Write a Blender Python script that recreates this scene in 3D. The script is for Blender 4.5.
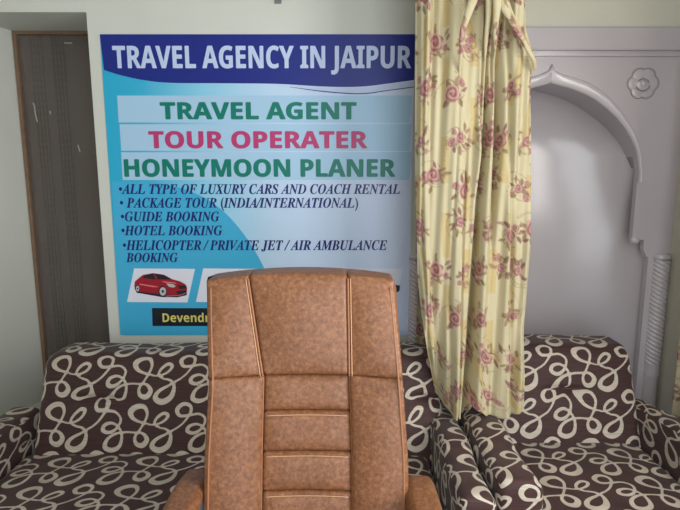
import bpy, bmesh, math
import numpy as np
from mathutils import Vector

scene = bpy.context.scene
COL = scene.collection
for o in list(bpy.data.objects):
    bpy.data.objects.remove(o)

# ------------------------------------------------------------------ camera
F, PITCH, EYE = 520.0, math.radians(9.0), 1.55
cd = bpy.data.cameras.new('camera')
cd.sensor_fit = 'HORIZONTAL'
cd.sensor_width = 36.0
cd.lens = 36.0 * F / 680.0
cd.clip_start = 0.02
cam = bpy.data.objects.new('camera', cd)
COL.objects.link(cam)
cam.location = (0, 0, EYE)
cam.rotation_euler = (math.radians(90) - PITCH, 0, 0)
scene.camera = cam

# ------------------------------------------------------------------ world, daylight through the openings, exposure
world = bpy.data.worlds.new('daylight')
scene.world = world
world.use_nodes = True
wbg = world.node_tree.nodes['Background']
wbg.inputs[0].default_value = (0.8, 0.88, 1.0, 1)
wbg.inputs[1].default_value = 0.8

def area(name, loc, rot, sx, sy, watts, color):
    l = bpy.data.lights.new(name, 'AREA')
    l.shape = 'RECTANGLE'; l.size = sx; l.size_y = sy
    l.energy = watts; l.color = color
    o = bpy.data.objects.new(name, l)
    COL.objects.link(o)
    o.location = loc; o.rotation_euler = rot
    return o
R90 = math.radians(90)
# daylight in the window of the right wall, pointing into the room (-X)
area('window_daylight', (1.66, 0.30, 1.70), (0, R90, 0), 1.15, 1.15, 64, (1.0, 0.97, 0.93))
# daylight in the open doorway behind the camera, pointing into the room (+Y)
area('doorway_daylight', (0.55, -1.06, 1.55), (R90, 0, 0), 1.5, 2.1, 37, (0.93, 0.97, 1.0))

vs = scene.view_settings
vs.view_transform = 'Standard'
try: vs.look = 'None'
except Exception: pass
vs.gamma = 1.0
vs.use_curve_mapping = False
vs.exposure = -0.08

# ------------------------------------------------------------------ helpers
def lin(c):
    c = c / 255.0
    return c / 12.92 if c <= 0.04045 else ((c + 0.055) / 1.055) ** 2.4
def rgb(r, g, b): return (lin(r), lin(g), lin(b), 1.0)

SP, CP = math.sin(PITCH), math.cos(PITCH)
def at(px, py, d):
    """measure: where the line of sight through a photo point meets the upright plane y=d -> (X, Z)"""
    u, v = (px - 340) / F, (255 - py) / F
    Y = CP + v * SP
    return u / Y * d, EYE + (v * CP - SP) / Y * d

def tag(o, label=None, cat=None, group=None, kind=None):
    if label: o['label'] = label
    if cat: o['category'] = cat
    if group: o['group'] = group
    if kind: o['kind'] = kind
    return o
def empty(name, loc, parent=None):
    o = bpy.data.objects.new(name, None)
    COL.objects.link(o)
    o.location = loc
    if parent: attach(o, parent)
    return o
def attach(o, parent):
    o.parent = parent
    bpy.context.view_layer.update()
    o.matrix_parent_inverse = parent.matrix_world.inverted()
    return o
def link(name, me, mats, parent=None, smooth=False):
    if not isinstance(mats, (list, tuple)): mats = [mats]
    for m in mats: me.materials.append(m)
    if smooth:
        me.polygons.foreach_set('use_smooth', np.ones(len(me.polygons), dtype=bool))
    o = bpy.data.objects.new(name, me)
    COL.objects.link(o)
    if parent: attach(o, parent)
    return o
def from_bm(name, bm, mats, parent=None, smooth=False):
    bmesh.ops.recalc_face_normals(bm, faces=bm.faces[:])
    me = bpy.data.meshes.new(name)
    bm.to_mesh(me); bm.free()
    return link(name, me, mats, parent, smooth)
def bm_box(bm, x0, x1, y0, y1, z0, z1, mi=0):
    v = [bm.verts.new(p) for p in ((x0,y0,z0),(x1,y0,z0),(x1,y1,z0),(x0,y1,z0),(x0,y0,z1),(x1,y0,z1),(x1,y1,z1),(x0,y1,z1))]
    for f in ((0,3,2,1),(4,5,6,7),(0,1,5,4),(1,2,6,5),(2,3,7,6),(3,0,4,7)):
        bm.faces.new([v[i] for i in f]).material_index = mi
def boxes(name, lst, mat, parent=None, bevel=0.0):
    bm = bmesh.new()
    for b in lst: bm_box(bm, *b)
    if bevel:
        bmesh.ops.bevel(bm, geom=bm.edges[:], offset=bevel, segments=2, affect='EDGES', profile=0.6)
    return from_bm(name, bm, mat, parent)
def bm_prism(bm, pts, y0, y1, mi=0):
    """polygon in the XZ plane, front at y0, back at y1"""
    a = [bm.verts.new((x, y0, z)) for x, z in pts]
    b = [bm.verts.new((x, y1, z)) for x, z in pts]
    n = len(pts)
    fs = [bm.faces.new(a), bm.faces.new(b[::-1])]
    for i in range(n):
        fs.append(bm.faces.new((a[i], b[i], b[(i+1) % n], a[(i+1) % n])))
    for f in fs: f.material_index = mi
    bm.normal_update()
    bmesh.ops.triangulate(bm, faces=fs[:2])
def prism(name, pts, y0, y1, mat, parent=None):
    bm = bmesh.new()
    bm_prism(bm, pts, y0, y1)
    return from_bm(name, bm, mat, parent)
def tube(bm, pts, r, n=8, closed=False, flat=1.0):
    pts = [Vector(p) for p in pts]
    rings = []
    N = len(pts)
    up = Vector((0.13, 0.2, 1)).normalized()
    for i, p in enumerate(pts):
        a = pts[(i-1) % N] if (closed or i > 0) else p
        b = pts[(i+1) % N] if (closed or i < N-1) else p
        t = (b - a).normalized()
        s = t.cross(up)
        if s.length < 1e-3: s = t.cross(Vector((1, 0, 0)))
        s.normalize()
        w = s.cross(t)
        rr = r[i] if isinstance(r, (list, tuple)) else r
        rings.append([bm.verts.new(p + (s*math.cos(2*math.pi*k/n) + w*math.sin(2*math.pi*k/n)*flat)*rr) for k in range(n)])
    for i in range(N if closed else N-1):
        A, B = rings[i], rings[(i+1) % N]
        for k in range(n):
            bm.faces.new((A[k], A[(k+1) % n], B[(k+1) % n], B[k]))
    if not closed:
        bm.faces.new(rings[0][::-1]); bm.faces.new(rings[-1])
def catmull(pts, per=8, closed=False):
    P = np.array(pts, float); n = len(P); out = []
    rng = range(n) if closed else range(n-1)
    for i in rng:
        if closed: p0,p1,p2,p3 = P[i-1],P[i],P[(i+1)%n],P[(i+2)%n]
        else: p0,p1,p2,p3 = P[max(i-1,0)],P[i],P[i+1],P[min(i+2,n-1)]
        for k in range(per):
            t = k/per
            out.append(0.5*((2*p1)+(-p0+p2)*t+(2*p0-5*p1+4*p2-p3)*t*t+(-p0+3*p1-3*p2+p3)*t**3))
    if not closed: out.append(P[-1])
    return np.array(out)

# ------------------------------------------------------------------ materials
def mat(name, color, rough=0.6, spec=0.4, noise=0.0, nscale=8.0, bump=0.0, bscale=200.0, metal=0.0, coat=0.0):
    m = bpy.data.materials.new(name); m.use_nodes = True
    nt = m.node_tree; b = nt.nodes['Principled BSDF']
    b.inputs['Base Color'].default_value = color
    b.inputs['Roughness'].default_value = rough
    b.inputs['Specular IOR Level'].default_value = spec
    b.inputs['Metallic'].default_value = metal
    b.inputs['Coat Weight'].default_value = coat
    tc = nt.nodes.new('ShaderNodeTexCoord')
    if noise:
        n = nt.nodes.new('ShaderNodeTexNoise'); n.inputs['Scale'].default_value = nscale; n.inputs['Detail'].default_value = 5
        nt.links.new(tc.outputs['Object'], n.inputs['Vector'])
        r = nt.nodes.new('ShaderNodeValToRGB')
        lo = tuple(c*(1-noise) for c in color[:3])+(1,); hi = tuple(min(1, c*(1+noise)) for c in color[:3])+(1,)
        r.color_ramp.elements[0].color = lo; r.color_ramp.elements[0].position = 0.3
        r.color_ramp.elements[1].color = hi; r.color_ramp.elements[1].position = 0.7
        nt.links.new(n.outputs['Fac'], r.inputs[0]); nt.links.new(r.outputs[0], b.inputs['Base Color'])
    if bump:
        n = nt.nodes.new('ShaderNodeTexNoise'); n.inputs['Scale'].default_value = bscale; n.inputs['Detail'].default_value = 4
        nt.links.new(tc.outputs['Object'], n.inputs['Vector'])
        bp = nt.nodes.new('ShaderNodeBump'); bp.inputs['Strength'].default_value = bump; bp.inputs['Distance'].default_value = 0.01
        nt.links.new(n.outputs['Fac'], bp.inputs['Height']); nt.links.new(bp.outputs[0], b.inputs['Normal'])
    return m

M = {}
M['wall'] = mat('cream_wall_paint', rgb(209, 212, 205), 0.55, 0.3, 0.03, 2.0, 0.06, 30)
M['cream'] = mat('warm_cream_paint', rgb(206, 203, 188), 0.5, 0.3, 0.04, 3.0, 0.06, 30)
M['niche'] = mat('lavender_grey_enamel', rgb(190, 182, 186), 0.21, 0.75, 0.03, 3.0, 0.06, 14)
M['ceiling'] = mat('ceiling_white', rgb(222, 220, 212), 0.8, 0.2, 0.02, 2.0)
M['floor'] = mat('grey_floor_tile', rgb(150, 140, 130), 0.4, 0.4, 0.1, 4.0)
M['brownframe'] = mat('brown_wood_frame', rgb(126, 102, 82), 0.5, 0.4, 0.15, 20)
M['darkcloth'] = mat('dark_brown_screen', rgb(142, 130, 124), 0.9, 0.1, 0.12, 6)
M['redcloth'] = mat('dull_red_strip', rgb(146, 108, 106), 0.9, 0.1, 0.1, 9)
M['lattice'] = mat('dark_lattice', rgb(36, 32, 33), 0.8, 0.2)
M['streak'] = mat('dried_white_paint', rgb(190, 190, 180), 0.7, 0.2)
M['white'] = mat('white_paint', rgb(225, 225, 220), 0.5, 0.4)
M['greyplastic'] = mat('grey_plastic', rgb(120, 120, 124), 0.4, 0.5)
M['metalgrey'] = mat('pale_grey_arm_frame', rgb(160, 172, 182), 0.35, 0.5, metal=0.3)
M['blackplastic'] = mat('black_plastic', rgb(24, 24, 26), 0.45, 0.5)
M['wood'] = mat('dark_wood_leg', rgb(60, 38, 28), 0.5, 0.4)
M['grooveshade'] = mat('painted_groove_shade', rgb(150, 143, 138), 0.5, 0.3)  # enamel darkened to paint in the shade of the carving

def leather():
    m = bpy.data.materials.new('tan_mottled_leatherette'); m.use_nodes = True
    nt = m.node_tree; b = nt.nodes['Principled BSDF']
    tc = nt.nodes.new('ShaderNodeTexCoord')
    n1 = nt.nodes.new('ShaderNodeTexNoise'); n1.inputs['Scale'].default_value = 90; n1.inputs['Detail'].default_value = 6; n1.inputs['Roughness'].default_value = 0.7
    n2 = nt.nodes.new('ShaderNodeTexNoise'); n2.inputs['Scale'].default_value = 7; n2.inputs['Detail'].default_value = 3
    for n in (n1, n2): nt.links.new(tc.outputs['Object'], n.inputs['Vector'])
    r1 = nt.nodes.new('ShaderNodeValToRGB')
    e = r1.color_ramp.elements
    e[0].position = 0.30; e[0].color = rgb(104, 68, 46)
    e[1].position = 0.76; e[1].color = rgb(174, 126, 90)
    x = e.new(0.52); x.color = rgb(139, 93, 63)
    r2 = nt.nodes.new('ShaderNodeValToRGB')
    r2.color_ramp.elements[0].position = 0.35; r2.color_ramp.elements[0].color = (0.90, 0.88, 0.86, 1)
    r2.color_ramp.elements[1].position = 0.65; r2.color_ramp.elements[1].color = (1, 1, 1, 1)
    mx = nt.nodes.new('ShaderNodeMix'); mx.data_type = 'RGBA'; mx.blend_type = 'MULTIPLY'; mx.inputs[0].default_value = 1
    nt.links.new(n1.outputs['Fac'], r1.inputs[0]); nt.links.new(n2.outputs['Fac'], r2.inputs[0])
    nt.links.new(r1.outputs[0], mx.inputs[6]); nt.links.new(r2.outputs[0], mx.inputs[7])
    nt.links.new(mx.outputs[2], b.inputs['Base Color'])
    b.inputs['Roughness'].default_value = 0.42
    b.inputs['Specular IOR Level'].default_value = 0.45
    n3 = nt.nodes.new('ShaderNodeTexNoise'); n3.inputs['Scale'].default_value = 260; n3.inputs['Detail'].default_value = 3
    nt.links.new(tc.outputs['Object'], n3.inputs['Vector'])
    bp = nt.nodes.new('ShaderNodeBump'); bp.inputs['Strength'].default_value = 0.12; bp.inputs['Distance'].default_value = 0.01
    nt.links.new(n3.outputs['Fac'], bp.inputs['Height']); nt.links.new(bp.outputs[0], b.inputs['Normal'])
    return m
M['leather'] = leather()
M['piping'] = mat('tan_piping', rgb(160, 108, 76), 0.45, 0.4)
M['thread'] = mat('pale_stitching', rgb(206, 160, 124), 0.6, 0.3)

def squiggle_fabric():
    m = bpy.data.materials.new('brown_fabric_with_cream_loops'); m.use_nodes = True
    nt = m.node_tree; b = nt.nodes['Principled BSDF']
    a = nt.nodes.new('ShaderNodeAttribute'); a.attribute_name = 'squiggle'
    mr = nt.nodes.new('ShaderNodeMapRange'); mr.interpolation_type = 'SMOOTHSTEP'
    mr.inputs['From Min'].default_value = 0.0008; mr.inputs['From Max'].default_value = -0.0008
    nt.links.new(a.outputs['Fac'], mr.inputs['Value'])
    tc = nt.nodes.new('ShaderNodeTexCoord')
    mp = nt.nodes.new('ShaderNodeMapping'); mp.inputs['Scale'].default_value = (9, 9, 260)
    n = nt.nodes.new('ShaderNodeTexNoise'); n.inputs['Scale'].default_value = 1.0; n.inputs['Detail'].default_value = 3
    nt.links.new(tc.outputs['Object'], mp.inputs[0]); nt.links.new(mp.outputs[0], n.inputs['Vector'])
    r = nt.nodes.new('ShaderNodeValToRGB')
    r.color_ramp.elements[0].position = 0.3; r.color_ramp.elements[0].color = rgb(58, 38, 38)
    r.color_ramp.elements[1].position = 0.7; r.color_ramp.elements[1].color = rgb(76, 51, 50)
    nt.links.new(n.outputs['Fac'], r.inputs[0])
    r2 = nt.nodes.new('ShaderNodeValToRGB')
    r2.color_ramp.elements[0].position = 0.3; r2.color_ramp.elements[0].color = rgb(186, 175, 160)
    r2.color_ramp.elements[1].position = 0.7; r2.color_ramp.elements[1].color = rgb(208, 199, 185)
    nt.links.new(n.outputs['Fac'], r2.inputs[0])
    mx = nt.nodes.new('ShaderNodeMix'); mx.data_type = 'RGBA'
    nt.links.new(mr.outputs[0], mx.inputs[0]); nt.links.new(r.outputs[0], mx.inputs[6]); nt.links.new(r2.outputs[0], mx.inputs[7])
    nt.links.new(mx.outputs[2], b.inputs['Base Color'])
    b.inputs['Roughness'].default_value = 0.62
    b.inputs['Specular IOR Level'].default_value = 0.3
    b.inputs['Sheen Weight'].default_value = 0.1
    return m
M['squiggle'] = squiggle_fabric()

def rose_fabric():
    m = bpy.data.materials.new('yellow_rose_print_cotton'); m.use_nodes = True
    nt = m.node_tree; b = nt.nodes['Principled BSDF']
    a = nt.nodes.new('ShaderNodeAttribute'); a.attribute_name = 'print'
    nt.links.new(a.outputs['Color'], b.inputs['Base Color'])
    b.inputs['Roughness'].default_value = 0.75
    b.inputs['Specular IOR Level'].default_value = 0.25
    tl = nt.nodes.new('ShaderNodeBsdfTranslucent'); nt.links.new(a.outputs['Color'], tl.inputs['Color'])
    ms = nt.nodes.new('ShaderNodeMixShader'); ms.inputs[0].default_value = 0.10
    nt.links.new(b.outputs[0], ms.inputs[1]); nt.links.new(tl.outputs[0], ms.inputs[2])
    nt.links.new(ms.outputs[0], nt.nodes['Material Output'].inputs['Surface'])
    return m
M['rose'] = rose_fabric()

def dusty_glass():
    m = bpy.data.materials.new('dusty_brown_glass'); m.use_nodes = True
    nt = m.node_tree; b = nt.nodes['Principled BSDF']
    b.inputs['Base Color'].default_value = rgb(140, 134, 130)
    b.inputs['Roughness'].default_value = 0.3
    t = nt.nodes.new('ShaderNodeBsdfTransparent'); t.inputs[0].default_value = (0.86, 0.82, 0.80, 1)
    ms = nt.nodes.new('ShaderNodeMixShader')
    n = nt.nodes.new('ShaderNodeTexNoise'); n.inputs['Scale'].default_value = 2.5
    tc = nt.nodes.new('ShaderNodeTexCoord'); nt.links.new(tc.outputs['Object'], n.inputs['Vector'])
    mr = nt.nodes.new('ShaderNodeMapRange'); mr.inputs['To Min'].default_value = 0.24; mr.inputs['To Max'].default_value = 0.44
    nt.links.new(n.outputs['Fac'], mr.inputs['Value']); nt.links.new(mr.outputs[0], ms.inputs[0])
    nt.links.new(t.outputs[0], ms.inputs[1]); nt.links.new(b.outputs[0], ms.inputs[2])
    nt.links.new(ms.outputs[0], nt.nodes['Material Output'].inputs['Surface'])
    return m
M['glass'] = dusty_glass()

# ------------------------------------------------------------------ structure
D = 2.45                       # the back wall
XL, XR, YF, ZC = -2.3, 1.575, -1.0, 2.75
WX0, WX1, WZ0, WZ1, WD = -1.646, -1.127, 0.30, 2.254, 2.78
def S(o, kind='structure'): o['kind'] = kind; return o

NX0 = 0.36                     # left border of the carved niche panel
CZ1 = at(600, 29, D)[1]        # cornice top
CZ0 = at(600, 51.5, D)[1]
# back wall: plain part with the window recess, and the part above the cornice
bm = bmesh.new()
for b in ((WX0, WX1, D, WD+0.1, WZ1, ZC), (WX0, WX1, D, WD+0.1, 0, WZ0), (WX1, NX0, D, WD+0.1, 0, ZC)): bm_box(bm, *b)
SPL = 0.07                       # the left reveal of the recess is splayed
ft = [bm.verts.new((x, y, z)) for z in (0, ZC) for x, y in ((XL, D), (WX0-SPL, D), (WX0, WD), (WX0, WD+0.1), (XL, WD+0.1))]
bm.faces.new(ft[:5][::-1]); bm.faces.new(ft[5:])
for i in range(5): bm.faces.new((ft[i], ft[(i+1) % 5], ft[5+(i+1) % 5], ft[5+i]))
bm_box(bm, WX0-SPL, WX0, D, WD+0.1, WZ1, ZC); bm_box(bm, WX0-SPL, WX0, D, WD+0.1, 0, WZ0)
S(from_bm('wall_back', bm, M['wall']))
S(boxes('wall_above_niche', [(NX0, XR, D, WD+0.1, CZ0, ZC)], M['cream']))
S(boxes('wall_left', [(XL-0.1, XL, YF, WD+0.1, 0, ZC)], M['wall']))
# right wall with a window opening (y -0.27..0.87, z 1.13..2.27)
S(boxes('wall_right', [(XR, XR+0.1, YF, -0.27, 0, ZC), (XR, XR+0.1, 0.87, WD+0.1, 0, ZC),
                       (XR, XR+0.1, -0.27, 0.87, 0, 1.13), (XR, XR+0.1, -0.27, 0.87, 2.27, ZC)], M['cream']))
# front wall with an open doorway (x -0.25..1.35, z 0..2.65)
S(boxes('wall_front', [(XL, -0.25, YF-0.1, YF, 0, ZC), (1.35, XR, YF-0.1, YF, 0, ZC), (-0.25, 1.35, YF-0.1, YF, 2.65, ZC)], M['wall']))
S(boxes('floor', [(XL, XR, YF, D, -0.1, 0)], M['floor']))
S(boxes('ceiling', [(XL-0.1, XR+0.1, YF-0.1, WD+0.1, ZC, ZC+0.1)], M['ceiling']))

# the brown window in the recess on the left
w1 = S(empty('window_1', ((WX0+WX1)/2, WD, WZ0)))
fw = 0.017
boxes('window_frame', [(WX0+0.0005, WX0+fw, WD-0.03, WD+0.03, WZ0, WZ1-0.0005), (WX1-fw, WX1-0.0005, WD-0.03, WD+0.03, WZ0, WZ1-0.0005),
                       (WX0+fw, WX1-fw, WD-0.028, WD+0.03, WZ1-fw, WZ1-0.0005), (WX0+fw, WX1-fw, WD-0.028, WD+0.03, WZ0+0.0005, WZ0+fw)], M['brownframe'], w1)
boxes('pane', [(WX0+fw, WX1-fw, WD-0.012, WD-0.008, WZ0+fw, WZ1-fw)], M['glass'], w1)
lat = []
for xa, xb in ((-1.585, -1.515), (-1.475, -1.405)):
    z = WZ0 + 0.05
    while z < WZ1 - 0.04:
        lat.append((xa, xb, WD+0.004, WD+0.007, z, z+0.008)); z += 0.034
    for x in (xa+0.008, xa+0.026, xb-0.026, xb-0.008):
        lat.append((x-0.004, x+0.004, WD+0.007, WD+0.010, WZ0+fw, WZ1-fw))
boxes('lattice', lat, M['lattice'], w1)
boxes('red_strip', [(-1.475, -1.405, WD+0.012, WD+0.014, WZ0+fw, WZ1-fw)], M['redcloth'], w1)
boxes('backing_screen', [(WX0, WX1, WD+0.02, WD+0.03, WZ0, WZ1)], M['darkcloth'], w1)
bm = bmesh.new()
for pl in ([(33, 103), (34.5, 106), (35, 112), (37, 121)], [(36, 117), (37.5, 122)], [(50, 111), (50.5, 114)], [(78, 145), (80, 152)], [(64, 43), (72, 43)]):
    tube(bm, [(at(x, y, WD-0.013)[0], WD-0.013, at(x, y, WD-0.013)[1]) for x, y in pl], 0.0026, 6)
from_bm('paint_streak', bm, M['streak'], w1)

# window on the right wall (only lights the room)
w2 = S(empty('window_2', (XR, 0.30, 1.13)))
fr = []
for y0, y1 in ((-0.27, -0.23), (0.28, 0.32), (0.83, 0.87)): fr.append((XR+0.02, XR+0.06, y0, y1, 1.13, 2.27))
for z0, z1 in ((1.13, 1.17), (2.23, 2.27)): fr.append((XR+0.02, XR+0.06, -0.27, 0.87, z0, z1))
boxes('window_frame', fr, M['white'], w2)

# ---- carved niche panel on the right
NC = 0.954
inner_px = [(551, 83), (557, 85.2), (566, 87.5), (574, 90), (585, 94.5), (595, 100), (606, 108.5), (616, 118), (624, 128), (630, 138), (634.5, 148), (637, 159), (638.3, 172), (637.3, 182)]
inner = [at(x, y, D) for x, y in inner_px]
inner = [(x - NC, z) for x, z in inner]
inner[0] = (0.0, inner[0][1])
HW = inner[-1][0]
zc1 = at(640, 240, D)[1]; zc2 = at(645, 250, D)[1]; zc3 = at(648, 257, D)[1]
right = inner + [(HW, zc1), (HW+0.055, zc1), (HW+0.058, zc2), (HW+0.075, zc3), (HW+0.085, zc3), (HW+0.085, 0.0)]
left = [(-x, z) for x, z in right][::-1]
outline = left[:-1] + right                       # from the left foot over the arch to the right foot
poly = [(NC + x, z) for x, z in outline] + [(XR, 0.0), (XR, CZ0), (NX0, CZ0), (NX0, 0.0)]
S(prism('wall_niche', poly, D, D+0.03, M['niche']))
# concave back of the niche
HB = HW + 0.006
bm = bmesh.new()
N = 64
def arch_z(x):
    xs = [p[0] for p in inner]; zs = [p[1] for p in inner]
    return float(np.interp(abs(x), xs, zs)) if abs(x) <= HW else inner[-1][1]
cols = []
HB2 = HW + 0.095
zl = [0.0, zc1*0.5, zc1] + [zc1 + 0.40*k/14 for k in range(1, 15)]
for i in range(N+1):
    t = math.sin((-1 + 2*i/N)*math.pi/2)
    def ring(z):
        f = min(1.0, max(0.0, (z-zc1)/0.40)); f = f*f*(3-2*f)
        hb = HB2 + (HB-HB2)*f
        return (NC + hb*t, D + 0.03 + 0.20*math.sqrt(max(0.0, 1 - t*t)))
    zt = arch_z(min(abs(HB*t), HW*0.995)) + 0.004
    c = [bm.verts.new((*ring(z), z)) for z in zl]
    c.append(bm.verts.new((*ring(zt), zt)))
    c.append(bm.verts.new((NC + HB*t, D+0.02, zt)))
    cols.append(c)
for i in range(N):
    a, b = cols[i], cols[i+1]
    for k in range(len(a)-1):
        bm.faces.new((a[k], b[k], b[k+1], a[k+1]))
bmesh.ops.remove_doubles(bm, verts=bm.verts[:], dist=1e-5)
S(from_bm('wall_niche_back', bm, M['niche'], smooth=False))
bpy.data.objects['wall_niche_back'].data.polygons.foreach_set('use_smooth', [abs(p.normal.z) < 0.3 for p in bpy.data.objects['wall_niche_back'].data.polygons])

# raised band that follows the arch
outer_px = [(551.3, 64), (554, 70.5), (562, 74.5), (573, 77.5), (585, 81.5), (597, 88.5), (609, 98), (620, 111), (628, 123), (634, 134.5), (638, 146), (640, 158), (640.8, 172), (640.3, 182)]
outer = [at(x, y, D) for x, y in outer_px]; outer = [(x - NC, z) for x, z in outer]; outer[0] = (0.0, outer[0][1])
bm = bmesh.new()
for sgn in (1, -1):
    prof = []
    for (xi, zi), (xo, zo) in zip(inner, outer):
        row = []
        for k, (f, dy) in enumerate(((0, 0.001), (0.0, -0.006), (0.12, -0.010), (0.5, -0.013), (0.82, -0.018), (0.95, -0.014), (1.0, 0.001))):
            row.append(bm.verts.new((NC + sgn*(xi+(xo-xi)*f), D + dy, zi+(zo-zi)*f)))
        prof.append(row)
    for a, b in zip(prof[:-1], prof[1:]):
        for k in range(len(a)-1): bm.faces.new((a[k], a[k+1], b[k+1], b[k]))
S(from_bm('trim_arch', bm, M['niche'], smooth=True)); bpy.data.objects['trim_arch'].name = 'trim_2'

# cornice
bm = bmesh.new()
prof = [(D+0.005, CZ1+0.004), (D-0.030, CZ1+0.002), (D-0.034, CZ1-0.004), (D-0.034, CZ0+0.006), (D-0.031, CZ0),
        (D-0.012, CZ0-0.001), (D-0.011, CZ0-0.020), (D-0.008, CZ0-0.023), (D+0.005, CZ0-0.024)]
ra = [bm.verts.new((NX0, y, z)) for y, z in prof]; rb = [bm.verts.new((XR, y, z)) for y, z in prof]
for i in range(len(prof)-1): bm.faces.new((ra[i], rb[i], rb[i+1], ra[i+1]))
bm.faces.new(ra); bm.faces.new(rb[::-1])
S(from_bm('trim_1', bm, M['niche']))

# twisted pilasters under the corbels
def pilaster(name, cx):
    e = S(empty(name, (cx, D, 0)))
    zt, zs = zc3, at(640, 362, D)[1]
    bm = bmesh.new()
    nz, na, r0 = 330, 48, 0.041
    rows = []
    for i in range(nz+1):
        z = zs + (zt - 0.012 - zs)*i/nz
        row = []
        for k in range(na+1):
            a = math.pi*k/na
            g = abs(math.sin(math.pi*(z/0.021 + a/math.pi*2.5)))
            r = r0*(0.84 + 0.16*g**0.55)
            row.append(bm.verts.new((cx - r*math.cos(a), D + 0.004 - r*math.sin(a), z)))
        rows.append(row)
    for a, b in zip(rows[:-1], rows[1:]):
        for k in range(na): bm.faces.new((a[k], a[k+1], b[k+1], b[k]))
    from_bm('spiral_shaft', bm, M['niche'], e, smooth=True)
    bm = bmesh.new()
    rows = []
    for z, r in ((0, .042), (0.12, .042), (0.13, .037), (zs-0.07, .036), (zs-0.055, .040), (zs-0.04, .036), (zs-0.012, .036), (zs, .038)):
        rows.append([bm.verts.new((cx - r*math.cos(math.pi*k/20), D+0.004 - r*math.sin(math.pi*k/20), z)) for k in range(21)])
    for a, b in zip(rows[:-1], rows[1:]):
        for k in range(20): bm.faces.new((a[k], a[k+1], b[k+1], b[k]))
    from_bm('shaft_base', bm, M['niche'], e, smooth=True)
    bm = bmesh.new()
    rows = []
    for z, r in ((zt-0.014, .036), (zt-0.010, .042), (zt+0.006, .043), (zt+0.014, .040), (zt+0.018, .002)):
        rows.append([bm.verts.new((cx - r*math.cos(math.pi*k/20), D+0.004 - r*math.sin(math.pi*k/20)*0.8, z)) for k in range(21)])
    for a, b in zip(rows[:-1], rows[1:]):
        for k in range(20): bm.faces.new((a[k], a[k+1], b[k+1], b[k]))
    from_bm('capital', bm, M['niche'], e, smooth=True)
    sg = 1 if cx > NC else -1
    bm = bmesh.new()
    bmesh.ops.create_uvsphere(bm, u_segments=16, v_segments=10, radius=0.02)
    for v in bm.verts: v.co = Vector((NC + sg*(HW+0.018) + v.co.x*1.2, D + 0.01 + v.co.y*0.9, zc1 - 0.002 + v.co.z))
    from_bm('corbel_bud', bm, M['niche'], e, smooth=True)
    return e
PX = at(658, 300, D)[0]
pilaster('trim_3', PX)
pilaster('trim_4', 2*NC - PX)

# carved flowers in the spandrels
def rosette(name, cx, cz):
    e = S(empty(name, (cx, D, cz)))
    def blob(name, dx, dz, rx, rz, ang, dep, m):
        bm = bmesh.new()
        bmesh.ops.create_uvsphere(bm, u_segments=20, v_segments=12, radius=1)
        c, s = math.cos(ang), math.sin(ang)
        for v in bm.verts:
            x, y, z = v.co.x*rx, v.co.y*dep, v.co.z*rz
            v.co = Vector((cx + dx + x*c - z*s, D + y, cz + dz + x*s + z*c))
        return from_bm(name, bm, m, e, smooth=True)
    r = 0.040
    for k in range(6):
        a = math.radians(60 + 60*k)
        blob('petal', r*math.cos(a), r*math.sin(a), 0.028, 0.030, a, 0.006, M['niche'])
        # groove between neighbouring petals: its shade is drawn as a darker outline below
    blob('heart', -0.004, -0.006, 0.034, 0.030, 0, 0.014, M['niche'])
    blob('bud', -0.004, -0.002, 0.020, 0.018, 0, 0.020, M['niche'])
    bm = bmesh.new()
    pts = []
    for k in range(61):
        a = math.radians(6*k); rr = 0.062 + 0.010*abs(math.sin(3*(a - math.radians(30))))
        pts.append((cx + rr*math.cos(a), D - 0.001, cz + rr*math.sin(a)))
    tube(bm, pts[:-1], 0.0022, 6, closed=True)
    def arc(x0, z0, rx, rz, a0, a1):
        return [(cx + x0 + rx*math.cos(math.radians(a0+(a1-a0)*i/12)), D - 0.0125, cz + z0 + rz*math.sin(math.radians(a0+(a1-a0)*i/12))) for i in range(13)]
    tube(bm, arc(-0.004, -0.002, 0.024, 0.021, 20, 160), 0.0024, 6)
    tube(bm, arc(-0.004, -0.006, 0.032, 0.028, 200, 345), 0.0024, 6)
    from_bm('groove_shade', bm, M['grooveshade'], e, smooth=True)  # dark lines painting the shade between petals and around the heart
fx, fz = at(643, 83.5, D)
rosette('trim_5', fx, fz)
rosette('trim_6', 2*NC - fx, fz)

# ------------------------------------------------------------------ poster
PD = D - 0.004                                   # printed face of the poster
PX0, PX1 = -1.072, 0.335
PZ0, PZ1 = at(260, 335, D)[1], at(260, 34.5, D)[1]
def printed_panel():
    m = bpy.data.materials.new('poster_print_blue'); m.use_nodes = True
    nt = m.node_tree; b = nt.nodes['Principled BSDF']
    tc = nt.nodes.new('ShaderNodeTexCoord'); sp = nt.nodes.new('ShaderNodeSeparateXYZ')
    nt.links.new(tc.outputs['Object'], sp.inputs[0])
    mr = nt.nodes.new('ShaderNodeMapRange'); mr.inputs['From Min'].default_value = PX0; mr.inputs['From Max'].default_value = PX1
    nt.links.new(sp.outputs['X'], mr.inputs['Value'])
    r = nt.nodes.new('ShaderNodeValToRGB'); e = r.color_ramp.elements
    e[0].position = 0.0; e[0].color = rgb(40, 172, 214)
    e[1].position = 1.0; e[1].color = rgb(206, 220, 248)
    for p, c in ((0.12, (56, 178, 220)), (0.32, (140, 208, 238)), (0.55, (192, 218, 246))):
        x = e.new(p); x.color = rgb(*c)
    nt.links.new(mr.outputs[0], r.inputs[0]); nt.links.new(r.outputs[0], b.inputs['Base Color'])
    b.inputs['Roughness'].default_value = 0.35; b.inputs['Specular IOR Level'].default_value = 0.35
    return m
M['print'] = printed_panel()
def ink(name, *c): return mat(name, rgb(*c), 0.38, 0.35)
M['navy'] = ink('print_navy', 26, 42, 134)
M['paleblue'] = ink('print_pale_blue', 194, 210, 244)
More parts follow.
